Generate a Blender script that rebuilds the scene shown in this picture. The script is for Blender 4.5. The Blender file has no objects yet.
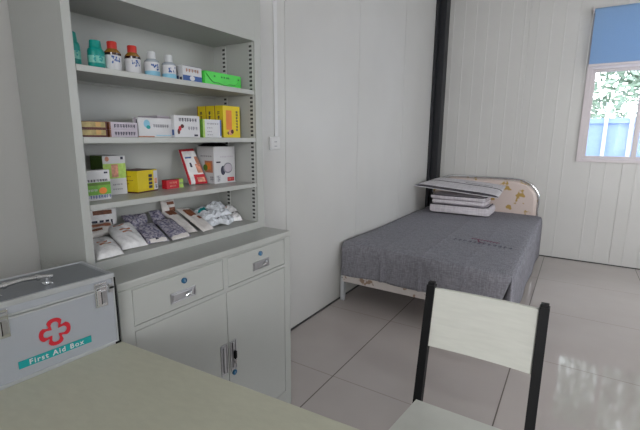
import bpy, bmesh, math, random
from mathutils import Vector, Matrix
random.seed(7)
C = bpy.context.scene.collection
PI = math.pi

# ------------------------------------------------------------------ camera
cam_d = bpy.data.cameras.new('camera'); cam = bpy.data.objects.new('camera', cam_d); C.objects.link(cam)
R = ((0.8456372, 0.1065491, -0.5230153), (0.5337051, -0.1549798, 0.8313483), (0.0075227, -0.9821551, -0.1879225))
m = Matrix(((R[0][0], -R[0][1], -R[0][2], 0), (R[1][0], -R[1][1], -R[1][2], 0), (R[2][0], -R[2][1], -R[2][2], 1.34), (0, 0, 0, 1)))
m3 = m.to_3x3().to_quaternion()
cam.location = (0, 0, 1.34); cam.rotation_mode = 'QUATERNION'; cam.rotation_quaternion = m3
cam_d.sensor_width = 36; cam_d.lens = 405 / 640 * 36; cam_d.clip_start = 0.02; cam_d.clip_end = 200
bpy.context.scene.camera = cam

# ------------------------------------------------------------------ world, lights, exposure
w = bpy.data.worlds.new('world'); bpy.context.scene.world = w; w.use_nodes = True
bg = w.node_tree.nodes['Background']; bg.inputs[0].default_value = (0.92, 0.955, 1.0, 1); bg.inputs[1].default_value = 4.6
vs = bpy.context.scene.view_settings
vs.view_transform = 'Standard'; vs.look = 'None'; vs.gamma = 1; vs.use_curve_mapping = False; vs.exposure = 0.22
bpy.context.scene.cycles.max_bounces = 10
bpy.context.scene.cycles.diffuse_bounces = 6
bpy.context.scene.cycles.sample_clamp_indirect = 6
def area(name, loc, direction, sx, sy, power, col):
    d = bpy.data.lights.new(name, 'AREA'); d.shape = 'RECTANGLE'; d.size = sx; d.size_y = sy; d.energy = power; d.color = col
    o = bpy.data.objects.new(name, d); C.objects.link(o); o.location = loc
    o.rotation_euler = Vector(direction).to_track_quat('-Z', 'Z').to_euler()
    return o
# daylight entering a right-wall window and an added near-wall opening, both unseen
area('daylight_window_right', (2.54, 3.2, 1.7), (-1, 0.0, 0), 1.7, 1.3, 2, (1.0, 0.98, 0.95))
ln = area('added_daylight_near', (1.52, -2.14, 1.7), (-0.05, 1, -0.02), 1.5, 1.3, 34, (1.0, 0.985, 0.965))  # lamp added to light the chair, far wall and bed foot
ln.data.spread = math.radians(104)

# ------------------------------------------------------------------ materials
def mat(name, col, rough=0.5, metal=0.0, noise=0.0, nscale=20, bump=0.0, bscale=60, spec=0.5, coat=0.0, stretch=None):
    mt = bpy.data.materials.new(name); mt.use_nodes = True
    nt = mt.node_tree; b = nt.nodes['Principled BSDF']
    b.inputs['Base Color'].default_value = (*col, 1); b.inputs['Roughness'].default_value = rough
    b.inputs['Metallic'].default_value = metal; b.inputs['Specular IOR Level'].default_value = spec
    b.inputs['Coat Weight'].default_value = coat
    tc = nt.nodes.new('ShaderNodeTexCoord'); src = tc.outputs['Object']
    if stretch:
        mp = nt.nodes.new('ShaderNodeMapping'); mp.inputs['Scale'].default_value = stretch
        nt.links.new(src, mp.inputs[0]); src = mp.outputs[0]
    if noise:
        n = nt.nodes.new('ShaderNodeTexNoise'); n.inputs['Scale'].default_value = nscale; n.inputs['Detail'].default_value = 5
        nt.links.new(src, n.inputs['Vector'])
        r = nt.nodes.new('ShaderNodeValToRGB')
        r.color_ramp.elements[0].position = 0.3; r.color_ramp.elements[1].position = 0.7
        r.color_ramp.elements[0].color = (*[max(0, c * (1 - noise)) for c in col], 1)
        r.color_ramp.elements[1].color = (*[min(1, c * (1 + noise)) for c in col], 1)
        nt.links.new(n.outputs['Fac'], r.inputs[0]); nt.links.new(r.outputs[0], b.inputs['Base Color'])
    if bump:
        n2 = nt.nodes.new('ShaderNodeTexNoise'); n2.inputs['Scale'].default_value = bscale; n2.inputs['Detail'].default_value = 3
        nt.links.new(src, n2.inputs['Vector'])
        bp = nt.nodes.new('ShaderNodeBump'); bp.inputs['Strength'].default_value = bump; bp.inputs['Distance'].default_value = 0.005
        nt.links.new(n2.outputs['Fac'], bp.inputs['Height']); nt.links.new(bp.outputs[0], b.inputs['Normal'])
    return mt
M = {}
M['wall'] = mat('wall_panel_paint', (0.57, 0.565, 0.55), 0.38, noise=0.03, nscale=2, bump=0.05, bscale=30)
M['ceiling'] = mat('ceiling_paint', (0.56, 0.56, 0.55), 0.6, noise=0.02, nscale=3)
M['grey'] = mat('cabinet_grey_enamel', (0.425, 0.435, 0.415), 0.36, noise=0.02, nscale=6, bump=0.03, bscale=200)
M['grey_light'] = mat('zinc_grey', (0.50, 0.51, 0.49), 0.4, noise=0.03)
M['dark_gap'] = mat('dark_gap', (0.05, 0.05, 0.05), 0.8, noise=0.1)
M['chrome'] = mat('chrome', (0.75, 0.76, 0.78), 0.14, 1.0, noise=0.05, nscale=30)
M['steel'] = mat('brushed_steel', (0.50, 0.50, 0.52), 0.35, 1.0, noise=0.08, nscale=40)
M['blue_plastic'] = mat('blue_plastic', (0.02, 0.12, 0.24), 0.3, noise=0.1)
M['black'] = mat('black_metal', (0.004, 0.004, 0.005), 0.55, noise=0.1, nscale=30, spec=0.25)
M['column'] = mat('dark_column_paint', (0.008, 0.009, 0.013), 0.5, noise=0.1, nscale=10)
M['table'] = mat('pale_laminate', (0.52, 0.515, 0.41), 0.42, noise=0.035, nscale=30, stretch=(1, 2.5, 1), spec=0.35)
M['board'] = mat('chair_laminate', (0.59, 0.595, 0.55), 0.4, noise=0.04, nscale=14, stretch=(1, 1, 8), spec=0.4)
M['aluminium'] = mat('brushed_aluminium_sheet', (0.40, 0.42, 0.46), 0.42, 0.25, noise=0.03, nscale=8)
M['alu_top'] = mat('grey_blue_sheet', (0.20, 0.215, 0.235), 0.34, 0.2, noise=0.04, nscale=30)
M['alu_edge'] = mat('aluminium_trim', (0.58, 0.60, 0.62), 0.28, 0.6, noise=0.04)
M['teal'] = mat('teal_print', (0.0, 0.30, 0.30), 0.5, noise=0.04)
M['red'] = mat('red_print', (0.55, 0.015, 0.03), 0.5, noise=0.04)
M['white'] = mat('white_card', (0.62, 0.62, 0.64), 0.5, noise=0.03)
M['white_plastic'] = mat('white_plastic', (0.66, 0.66, 0.66), 0.4, noise=0.03)
M['pvc'] = mat('window_plastic', (0.60, 0.55, 0.57), 0.35, noise=0.02)
M['mauve'] = mat('mauve_white_card', (0.50, 0.45, 0.52), 0.5, noise=0.05)
M['ink'] = mat('dark_ink', (0.03, 0.03, 0.06), 0.6, noise=0.2)
M['bluep'] = mat('blue_print', (0.03, 0.09, 0.30), 0.5, noise=0.1)
M['skyp'] = mat('sky_blue_print', (0.22, 0.50, 0.66), 0.5, noise=0.08)
M['green_b'] = mat('bright_green_plastic', (0.07, 0.62, 0.07), 0.42, noise=0.06)
M['green_d'] = mat('dark_green_plastic', (0.02, 0.22, 0.03), 0.5, noise=0.1)
M['green_c'] = mat('leaf_green_card', (0.16, 0.40, 0.04), 0.5, noise=0.15, nscale=60)
M['green_s'] = mat('olive_green_card', (0.10, 0.20, 0.02), 0.5, noise=0.1)
M['lime'] = mat('lime_print', (0.42, 0.62, 0.12), 0.5, noise=0.15, nscale=80)
M['orange'] = mat('orange_print', (0.75, 0.22, 0.03), 0.5, noise=0.1)
M['yellow'] = mat('yellow_card', (0.72, 0.56, 0.01), 0.5, noise=0.06)
M['gold'] = mat('gold_card', (0.36, 0.28, 0.11), 0.45, 0.1, noise=0.25, nscale=60)
M['goldhi'] = mat('light_gold_print', (0.50, 0.30, 0.10), 0.5, noise=0.1)
M['maroon'] = mat('maroon_print', (0.09, 0.012, 0.01), 0.5, noise=0.1)
M['brown'] = mat('brown_print', (0.22, 0.07, 0.03), 0.5, noise=0.2, nscale=90)
M['pinkbrown'] = mat('rust_print', (0.48, 0.20, 0.12), 0.5, noise=0.2, nscale=120)
M['greyp'] = mat('grey_print', (0.22, 0.22, 0.26), 0.5, noise=0.15)
M['salmon'] = mat('salmon_print', (0.65, 0.30, 0.20), 0.5, noise=0.35, nscale=70)
M['bag_white'] = mat('white_packet_film', (0.84, 0.83, 0.84), 0.26, noise=0.10, nscale=45, bump=0.8, bscale=60)
M['bag_cream'] = mat('cream_packet_film', (0.70, 0.66, 0.64), 0.30, noise=0.1, nscale=25, bump=0.4, bscale=70)
M['bag_clear'] = mat('cloudy_packet_film', (0.68, 0.71, 0.76), 0.22, noise=0.16, nscale=60, bump=0.8, bscale=90)
M['teal_plastic'] = mat('teal_plastic', (0.0, 0.26, 0.22), 0.3, noise=0.05)
M['teal_label'] = mat('pale_teal_label', (0.18, 0.50, 0.42), 0.5, noise=0.15, nscale=120)
M['red_cap'] = mat('red_cap_plastic', (0.55, 0.03, 0.02), 0.35, noise=0.05)
M['amber'] = mat('amber_glass', (0.25, 0.12, 0.015), 0.1, noise=0.1, spec=0.8)
M['amber_dark'] = mat('dark_amber_liquid', (0.03, 0.006, 0.003), 0.1, noise=0.1, spec=0.8)
M['clear'] = mat('milky_bottle_plastic', (0.36, 0.40, 0.44), 0.2, noise=0.06)
M['cap_white'] = mat('white_cap', (0.62, 0.64, 0.66), 0.35, noise=0.03)
M['foliage'] = mat('leaves', (0.27, 0.35, 0.28), 0.6, noise=0.35, nscale=4)
M['bark'] = mat('bark', (0.12, 0.09, 0.06), 0.8, noise=0.3, nscale=12)
M['ground'] = mat('outside_concrete', (0.40, 0.40, 0.38), 0.9, noise=0.1, nscale=2)
M['fence_blue'] = mat('pale_blue_sheet', (0.26, 0.36, 0.62), 0.5, noise=0.05)
M['fence_white'] = mat('white_post_paint', (0.52, 0.55, 0.62), 0.5, noise=0.04)
M['bedmetal'] = mat('bed_white_enamel', (0.52, 0.54, 0.56), 0.35, noise=0.04)

def two_tone(name, c1, c2, scale, lo, hi, rough=0.5, kind='noise'):
    mt = bpy.data.materials.new(name); mt.use_nodes = True; nt = mt.node_tree; b = nt.nodes['Principled BSDF']
    tc = nt.nodes.new('ShaderNodeTexCoord')
    n = nt.nodes.new('ShaderNodeTexNoise' if kind == 'noise' else 'ShaderNodeTexVoronoi'); n.inputs['Scale'].default_value = scale
    nt.links.new(tc.outputs['Object'], n.inputs['Vector'])
    r = nt.nodes.new('ShaderNodeValToRGB'); r.color_ramp.elements[0].position = lo; r.color_ramp.elements[1].position = hi
    r.color_ramp.elements[0].color = (*c1, 1); r.color_ramp.elements[1].color = (*c2, 1)
    nt.links.new(n.outputs[0], r.inputs[0]); nt.links.new(r.outputs[0], b.inputs['Base Color'])
    b.inputs['Roughness'].default_value = rough
    return mt
M['purple_packet'] = two_tone('purple_grey_patterned_film', (0.12, 0.11, 0.20), (0.50, 0.48, 0.54), 110, 0.40, 0.62, 0.3)
M['flower_cream'] = two_tone('cream_vinyl_with_gold_flowers', (0.62, 0.52, 0.48), (0.42, 0.27, 0.07), 10, 0.57, 0.62, 0.35)
M['flower_rail'] = two_tone('cream_rail_with_brown_swirls', (0.60, 0.55, 0.53), (0.30, 0.20, 0.14), 14, 0.60, 0.64, 0.4)
M['piping'] = mat('dark_piping', (0.05, 0.045, 0.055), 0.8, noise=0.1)

# woven bedspread
def cloth_mat(name, dark, light, scale, bumpd):
    mt = bpy.data.materials.new(name); mt.use_nodes = True; nt = mt.node_tree; b = nt.nodes['Principled BSDF']
    b.inputs['Roughness'].default_value = 0.85; b.inputs['Specular IOR Level'].default_value = 0.2
    tc = nt.nodes.new('ShaderNodeTexCoord')
    def stretched(s):
        mp = nt.nodes.new('ShaderNodeMapping'); mp.inputs['Scale'].default_value = s
        nt.links.new(tc.outputs['Object'], mp.inputs[0])
        n = nt.nodes.new('ShaderNodeTexNoise'); n.inputs['Scale'].default_value = scale; n.inputs['Detail'].default_value = 4
        nt.links.new(mp.outputs[0], n.inputs['Vector']); return n.outputs['Fac']
    a, c = stretched((1, 9, 9)), stretched((9, 1, 1))
    ad = nt.nodes.new('ShaderNodeMath'); ad.operation = 'ADD'; nt.links.new(a, ad.inputs[0]); nt.links.new(c, ad.inputs[1])
    r = nt.nodes.new('ShaderNodeValToRGB'); r.color_ramp.elements[0].position = 0.40; r.color_ramp.elements[1].position = 0.62
    hl = nt.nodes.new('ShaderNodeMath'); hl.operation = 'MULTIPLY'; hl.inputs[1].default_value = 0.5
    nt.links.new(ad.outputs[0], hl.inputs[0]); nt.links.new(hl.outputs[0], r.inputs[0])
    r.color_ramp.elements[0].color = (*dark, 1); r.color_ramp.elements[1].color = (*light, 1)
    nt.links.new(r.outputs[0], b.inputs['Base Color'])
    bp = nt.nodes.new('ShaderNodeBump'); bp.inputs['Strength'].default_value = 0.4; bp.inputs['Distance'].default_value = bumpd
    nt.links.new(hl.outputs[0], bp.inputs['Height']); nt.links.new(bp.outputs[0], b.inputs['Normal'])
    return mt
M['spread'] = cloth_mat('grey_blue_weave', (0.175, 0.172, 0.197), (0.285, 0.280, 0.315), 22, 0.003)
M['linen'] = cloth_mat('white_cotton', (0.60, 0.56, 0.60), (0.72, 0.68, 0.72), 8, 0.01)
M['linen_grey'] = cloth_mat('grey_white_cotton', (0.54, 0.52, 0.55), (0.66, 0.64, 0.67), 8, 0.01)

# glossy floor tiles with thin joints
def floor_mat():
    mt = bpy.data.materials.new('polished_floor_tile'); mt.use_nodes = True; nt = mt.node_tree; b = nt.nodes['Principled BSDF']
    tc = nt.nodes.new('ShaderNodeTexCoord'); sp = nt.nodes.new('ShaderNodeSeparateXYZ'); nt.links.new(tc.outputs['Object'], sp.inputs[0])
    def line(out, off):
        s = nt.nodes.new('ShaderNodeMath'); s.operation = 'ADD'; s.inputs[1].default_value = off; nt.links.new(out, s.inputs[0])
        d = nt.nodes.new('ShaderNodeMath'); d.operation = 'DIVIDE'; d.inputs[1].default_value = 0.845; nt.links.new(s.outputs[0], d.inputs[0])
        f = nt.nodes.new('ShaderNodeMath'); f.operation = 'FRACT'; nt.links.new(d.outputs[0], f.inputs[0])
        l = nt.nodes.new('ShaderNodeMath'); l.operation = 'LESS_THAN'; l.inputs[1].default_value = 0.0075; nt.links.new(f.outputs[0], l.inputs[0])
        return l.outputs[0]
    a = line(sp.outputs['X'], 1.055 + 8.45); c = line(sp.outputs['Y'], -1.82 + 8.45)
    fa_ = nt.nodes.new('ShaderNodeMath'); fa_.operation = 'MULTIPLY'; fa_.inputs[1].default_value = 0.35; nt.links.new(c, fa_.inputs[0]); c = fa_.outputs[0]
    mx = nt.nodes.new('ShaderNodeMath'); mx.operation = 'MAXIMUM'; nt.links.new(a, mx.inputs[0]); nt.links.new(c, mx.inputs[1])
    n = nt.nodes.new('ShaderNodeTexNoise'); n.inputs['Scale'].default_value = 2.5; n.inputs['Detail'].default_value = 5; nt.links.new(tc.outputs['Object'], n.inputs['Vector'])
    r = nt.nodes.new('ShaderNodeValToRGB'); r.color_ramp.elements[0].position = 0.35; r.color_ramp.elements[1].position = 0.65
    r.color_ramp.elements[0].color = (0.445, 0.40, 0.38, 1); r.color_ramp.elements[1].color = (0.47, 0.425, 0.405, 1)
    nt.links.new(n.outputs['Fac'], r.inputs[0])
    mix = nt.nodes.new('ShaderNodeMix'); mix.data_type = 'RGBA'; nt.links.new(mx.outputs[0], mix.inputs['Factor'])
    nt.links.new(r.outputs[0], mix.inputs['A']); mix.inputs['B'].default_value = (0.11, 0.09, 0.08, 1)
    nt.links.new(mix.outputs['Result'], b.inputs['Base Color'])
    ro = nt.nodes.new('ShaderNodeMix'); ro.data_type = 'FLOAT'; nt.links.new(mx.outputs[0], ro.inputs['Factor']); ro.inputs['A'].default_value = 0.055; ro.inputs['B'].default_value = 0.6
    nt.links.new(ro.outputs['Result'], b.inputs['Roughness']); b.inputs['IOR'].default_value = 1.5
    return mt
M['floor'] = floor_mat()

def glass_mat():
    mt = bpy.data.materials.new('window_glass'); mt.use_nodes = True; nt = mt.node_tree; nt.nodes.clear()
    o = nt.nodes.new('ShaderNodeOutputMaterial'); t = nt.nodes.new('ShaderNodeBsdfTransparent'); g = nt.nodes.new('ShaderNodeBsdfGlossy')
    t.inputs[0].default_value = (0.95, 0.97, 0.97, 1); g.inputs['Roughness'].default_value = 0.02
    f = nt.nodes.new('ShaderNodeFresnel'); f.inputs[0].default_value = 1.10; mx = nt.nodes.new('ShaderNodeMixShader')
    nt.links.new(f.outputs[0], mx.inputs[0]); nt.links.new(t.outputs[0], mx.inputs[1]); nt.links.new(g.outputs[0], mx.inputs[2]); nt.links.new(mx.outputs[0], o.inputs[0])
    return mt
M['glass'] = glass_mat()
def blind_mat():
    mt = bpy.data.materials.new('blue_blind_cloth'); mt.use_nodes = True; nt = mt.node_tree; nt.nodes.clear()
    o = nt.nodes.new('ShaderNodeOutputMaterial'); d = nt.nodes.new('ShaderNodeBsdfDiffuse'); t = nt.nodes.new('ShaderNodeBsdfTranslucent')
    tc = nt.nodes.new('ShaderNodeTexCoord'); n = nt.nodes.new('ShaderNodeTexNoise'); n.inputs['Scale'].default_value = 200
    nt.links.new(tc.outputs['Object'], n.inputs['Vector'])
    r = nt.nodes.new('ShaderNodeValToRGB'); r.color_ramp.elements[0].color = (0.27, 0.43, 0.66, 1); r.color_ramp.elements[1].color = (0.32, 0.49, 0.74, 1)
    nt.links.new(n.outputs['Fac'], r.inputs[0]); nt.links.new(r.outputs[0], d.inputs[0]); nt.links.new(r.outputs[0], t.inputs[0])
    mx = nt.nodes.new('ShaderNodeMixShader'); mx.inputs[0].default_value = 0.25
    nt.links.new(d.outputs[0], mx.inputs[1]); nt.links.new(t.outputs[0], mx.inputs[2]); nt.links.new(mx.outputs[0], o.inputs[0])
    return mt
M['blind'] = blind_mat()

# ------------------------------------------------------------------ mesh helpers
class MB:
    """collects shapes, then links them as ONE mesh object"""
    def __init__(s): s.v = []; s.f = []; s.m = []; s.mats = []
    def mi(s, k):
        if k not in s.mats: s.mats.append(k)
        return s.mats.index(k)
    def poly(s, pts, k):
        n = len(s.v); s.v += [tuple(p) for p in pts]; s.f.append(tuple(range(n, n + len(pts)))); s.m.append(s.mi(k))
    def add(s, verts, faces, k):
        n = len(s.v); s.v += [tuple(p) for p in verts]; i = s.mi(k)
        for f in faces: s.f.append(tuple(n + q for q in f)); s.m.append(i)
    def box(s, lo, hi, k, bev=0.0, T=None):
        bm = bmesh.new(); bmesh.ops.create_cube(bm, size=1)
        for v in bm.verts: v.co = Vector([lo[i] + (hi[i] - lo[i]) * (v.co[i] + 0.5) for i in range(3)])
        if bev: bmesh.ops.bevel(bm, geom=bm.edges[:], offset=bev, segments=2, affect='EDGES', profile=0.6)
        if T is not None: bm.transform(T)
        bm.verts.index_update(); s.add([v.co[:] for v in bm.verts], [[v.index for v in f.verts] for f in bm.faces], k); bm.free()
    def tube(s, pts, r, k, n=10, cap=True):
        pts = [Vector(p) for p in pts]; rings = []; up = Vector((0, 0, 1))
        rr = r if isinstance(r, (list, tuple)) else [r] * len(pts)
        for i, p in enumerate(pts):
            t = (pts[min(i + 1, len(pts) - 1)] - pts[max(i - 1, 0)]).normalized()
            a = t.cross(up); 
            if a.length < 1e-3: a = t.cross(Vector((1, 0, 0)))
            a.normalize(); b = a.cross(t)
            rings.append([p + (a * math.cos(2 * PI * j / n) + b * math.sin(2 * PI * j / n)) * rr[i] for j in range(n)])
        vs_ = [q for g in rings for q in g]; fs = []
        for i in range(len(pts) - 1):
            for j in range(n): fs.append((i * n + j, i * n + (j + 1) % n, (i + 1) * n + (j + 1) % n, (i + 1) * n + j))
        if cap: fs.append(tuple(range(n))[::-1]); fs.append(tuple((len(pts) - 1) * n + j for j in range(n)))
        s.add([q[:] for q in vs_], fs, k)
    def lathe(s, prof, k, c=(0, 0, 0), n=24, flat=1.0):
        vs_ = []; fs = []
        for r, z in prof:
            for j in range(n): vs_.append((c[0] + r * flat * math.cos(2 * PI * j / n), c[1] + r * math.sin(2 * PI * j / n), c[2] + z))
        for i in range(len(prof) - 1):
            for j in range(n): fs.append((i * n + j, i * n + (j + 1) % n, (i + 1) * n + (j + 1) % n, (i + 1) * n + j))
        fs.append(tuple(range(n))[::-1]); fs.append(tuple((len(prof) - 1) * n + j for j in range(n)))
        s.add(vs_, fs, k)
    def build(s, name, parent=None, smooth=False, T=None):
        me = bpy.data.meshes.new(name); me.from_pydata(s.v, [], s.f)
        for k in s.mats: me.materials.append(M[k])
        for p, i in zip(me.polygons, s.m): p.material_index = i; p.use_smooth = smooth
        if T is not None: me.transform(T)
        bm = bmesh.new(); bm.from_mesh(me); bmesh.ops.remove_doubles(bm, verts=bm.verts, dist=1e-6); bmesh.ops.recalc_face_normals(bm, faces=bm.faces); bm.to_mesh(me); bm.free()
        if smooth:
            try: me.set_sharp_from_angle(angle=math.radians(40))
            except Exception: pass
        me.update()
        o = bpy.data.objects.new(name, me); C.objects.link(o)
        if parent is not None: o.parent = parent
        return o
def tag(o, label=None, cat=None, group=None, kind=None):
    if label: o['label'] = label
    if cat: o['category'] = cat
    if group: o['group'] = group
    if kind: o['kind'] = kind
    return o
def thing(name, label, cat, loc=(0, 0, 0), rz=0, group=None):
    o = bpy.data.objects.new(name, None); C.objects.link(o); o.location = loc; o.rotation_euler = (0, 0, rz); o.empty_display_size = 0.1
    return tag(o, label, cat, group)
def clone(root, loc=None, rz=None, label=None):
    r = root.copy(); C.objects.link(r)
    if loc is not None: r.location = loc
    if rz is not None: r.rotation_euler = (0, 0, rz)
    if label: r['label'] = label
    for ch in list(root.children):
        c = ch.copy(); C.objects.link(c); c.parent = r
        for g in list(ch.children):
            d = g.copy(); C.objects.link(d); d.parent = c
    return r
def struct(o): o['kind'] = 'structure'; return o

# ------------------------------------------------------------------ the room
XL, XR, YF, YN, ZC = -1.585, 2.45, 5.25, -2.05, 3.10
def ribbed(mb, axis, at, s0, s1, z0, z1, sign, rib, pitch, joint0, k='wall', thick=0.06):
    """sandwich panel wall facing `sign` along the other axis; raised ribs at pitch, a groove at every metre"""
    pr = [(s0, 0)]
    ev = []
    q = math.ceil((s0 + 0.02) / pitch)
    while q * pitch < s1 - 0.02:
        ev.append((q * pitch, 'r')); q += 1
    j = joint0
    while j > s0: j -= 1.0
    while j < s1 - 0.02:
        if j > s0 + 0.02: ev.append((j, 'j'))
        j += 1.0
    js = [e[0] for e in ev if e[1] == 'j']
    ev = sorted(e for e in ev if e[1] == 'j' or all(abs(e[0] - t) > 0.02 for t in js))
    for c, t in ev:
        if t == 'r': pr += [(c - 0.009, 0), (c - 0.003, rib), (c + 0.003, rib), (c + 0.009, 0)]
        else: pr += [(c - 0.004, 0), (c - 0.002, -0.006), (c + 0.002, -0.006), (c + 0.004, 0)]
    pr.append((s1, 0))
    def P(sv, d, z): return (at + sign * d, sv, z) if axis == 'x' else (sv, at + sign * d, z)
    for (a, da), (b, db) in zip(pr, pr[1:]): mb.poly([P(a, da, z0), P(b, db, z0), P(b, db, z1), P(a, da, z1)], k)
    for z in (z0, z1):
        mb.poly([P(sv, d, z) for sv, d in pr] + [P(s1, -thick, z), P(s0, -thick, z)], k)
    for sv in (s0, s1): mb.poly([P(sv, 0, z0), P(sv, 0, z1), P(sv, -thick, z1), P(sv, -thick, z0)], k)
    mb.poly([P(s0, -thick, z0), P(s1, -thick, z0), P(s1, -thick, z1), P(s0, -thick, z1)], k)

f = MB(); f.box((XL - 0.06, YN - 0.06, -0.05), (XR + 0.06, YF + 0.06, 0), 'floor'); struct(f.build('floor'))
f = MB(); f.box((XL - 0.06, YN - 0.06, ZC), (XR + 0.06, YF + 0.06, ZC + 0.05), 'ceiling'); struct(f.build('ceiling'))
f = MB(); ribbed(f, 'x', XL, YN, YF, 0, ZC, 1, 0.0, 9.0, 0.10); struct(f.build('wall_left'))
WX0, WX1, WZ0, WZ1 = 0.0, 1.30, 1.12, 2.62
f = MB()
ribbed(f, 'y', YF, XL, WX0, 0, ZC, -1, 0.0024, 0.13, -0.6)
ribbed(f, 'y', YF, WX0, WX1, 0, WZ0, -1, 0.0024, 0.13, -0.6)
ribbed(f, 'y', YF, WX0, WX1, WZ1, ZC, -1, 0.0024, 0.13, -0.6)
ribbed(f, 'y', YF, WX1, XR, 0, ZC, -1, 0.0024, 0.13, -0.6)
struct(f.build('wall_far'))
# right wall with a window opening, near wall with an opening added for its lamp
f = MB()
ribbed(f, 'x', XR, YN, 2.3, 0, ZC, -1, 0.001, 0.125, 0.10)
ribbed(f, 'x', XR, 2.3, 4.1, 0, 1.0, -1, 0.001, 0.125, 0.10)
ribbed(f, 'x', XR, 2.3, 4.1, 2.4, ZC, -1, 0.001, 0.125, 0.10)
ribbed(f, 'x', XR, 4.1, YF, 0, ZC, -1, 0.001, 0.125, 0.10)
struct(f.build('wall_right'))
f = MB()
ribbed(f, 'y', YN, XL, 0.72, 0, ZC, 1, 0.001, 0.11, -0.6)
ribbed(f, 'y', YN, 0.72, 2.32, 0, 1.0, 1, 0.001, 0.11, -0.6)
ribbed(f, 'y', YN, 0.72, 2.32, 2.4, ZC, 1, 0.001, 0.11, -0.6)
ribbed(f, 'y', YN, 2.32, XR, 0, ZC, 1, 0.001, 0.11, -0.6)
struct(f.build('wall_near'))
f = MB(); f.box((XL, 5.10, 0), (-1.478, YF, ZC), 'column', 0.004); f.box((XL, 5.03, 0), (XL + 0.03, 5.10, ZC), 'column', 0.002); struct(f.build('trim_1'))
f = MB(); f.box((XL, 1.55, 0), (XL + 0.006, YF, 0.012), 'dark_gap'); struct(f.build('baseboard_left'))
f = MB(); f.box((-0.30, YF - 0.006, 0), (XR, YF, 0.010), 'dark_gap'); struct(f.build('baseboard_far'))

# far window
win = thing('window_1', 'white framed far window', None); del win['label']; win['kind'] = 'structure'; win.location = (0, 5.25, WZ0)
f = MB()
def wb(mb, x0, x1, z0, z1, y0, y1, k='pvc', b=0.003): mb.box((x0, y0 - 5.25, z0 - WZ0), (x1, y1 - 5.25, z1 - WZ0), k, b)
Y0, Y1 = 5.225, 5.275
wb(f, -0.015, 0.035, 1.105, 2.63, Y0, Y1); wb(f, 1.265, 1.315, 1.105, 2.63, Y0, Y1)
wb(f, 0.035, 1.265, 1.105, 1.14, Y0, Y1); wb(f, 0.035, 1.265, 2.59, 2.63, Y0, Y1)
wb(f, 0.035, 1.265, 2.05, 2.095, Y0, Y1)
f.build('window_frame', win)
f = MB()
for x0, x1, yy0, yy1 in ((0.033, 0.50, 5.232, 5.255), (0.455, 1.267, 5.256, 5.272)):
    wb(f, x0, x0 + 0.035, 1.137, 2.052, yy0, yy1); wb(f, x1 - 0.04, x1, 1.137, 2.052, yy0, yy1)
    wb(f, x0 + 0.035, x1 - 0.04, 1.142, 1.17, yy0, yy1); wb(f, x0 + 0.035, x1 - 0.04, 2.02, 2.048, yy0, yy1)
f.build('sash_frame', win)
f = MB()
wb(f, 0.07, 0.46, 1.168, 2.022, 5.243, 5.246, 'glass', 0); wb(f, 0.49, 1.225, 1.168, 2.022, 5.262, 5.265, 'glass', 0); wb(f, 0.037, 1.262, 2.095, 2.59, 5.25, 5.253, 'glass', 0)
f.build('pane', win)
# roller blind
bl = thing('roller_blind', 'blue cloth roller blind pulled halfway down over the window', 'blind', (0.65, 5.2, 2.62))
f = MB(); f.tube([(-0.66, 0, 0), (0.65, 0, 0)], 0.017, 'blind', 14); f.build('roller', bl, True)
f = MB(); f.box((-0.655, -0.018, -0.52), (0.65, -0.016, 0), 'blind'); f.build('blind_cloth', bl)
f = MB(); f.box((-0.66, -0.024, -0.545), (0.655, -0.010, -0.52), 'pvc', 0.003); f.build('bottom_bar', bl)
for x in (-0.675, 0.655):
    f = MB(); f.box((x, -0.025, -0.03), (x + 0.012, 0.022, 0.03), 'pvc', 0.002); f.build('bracket', bl)
f = MB(); f.tube([(-0.668, -0.03, -0.02), (-0.676, -0.03, -0.30), (-0.682, -0.03, -0.70)], 0.003, 'white_plastic', 6); f.build('pull_chain', bl)

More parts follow.
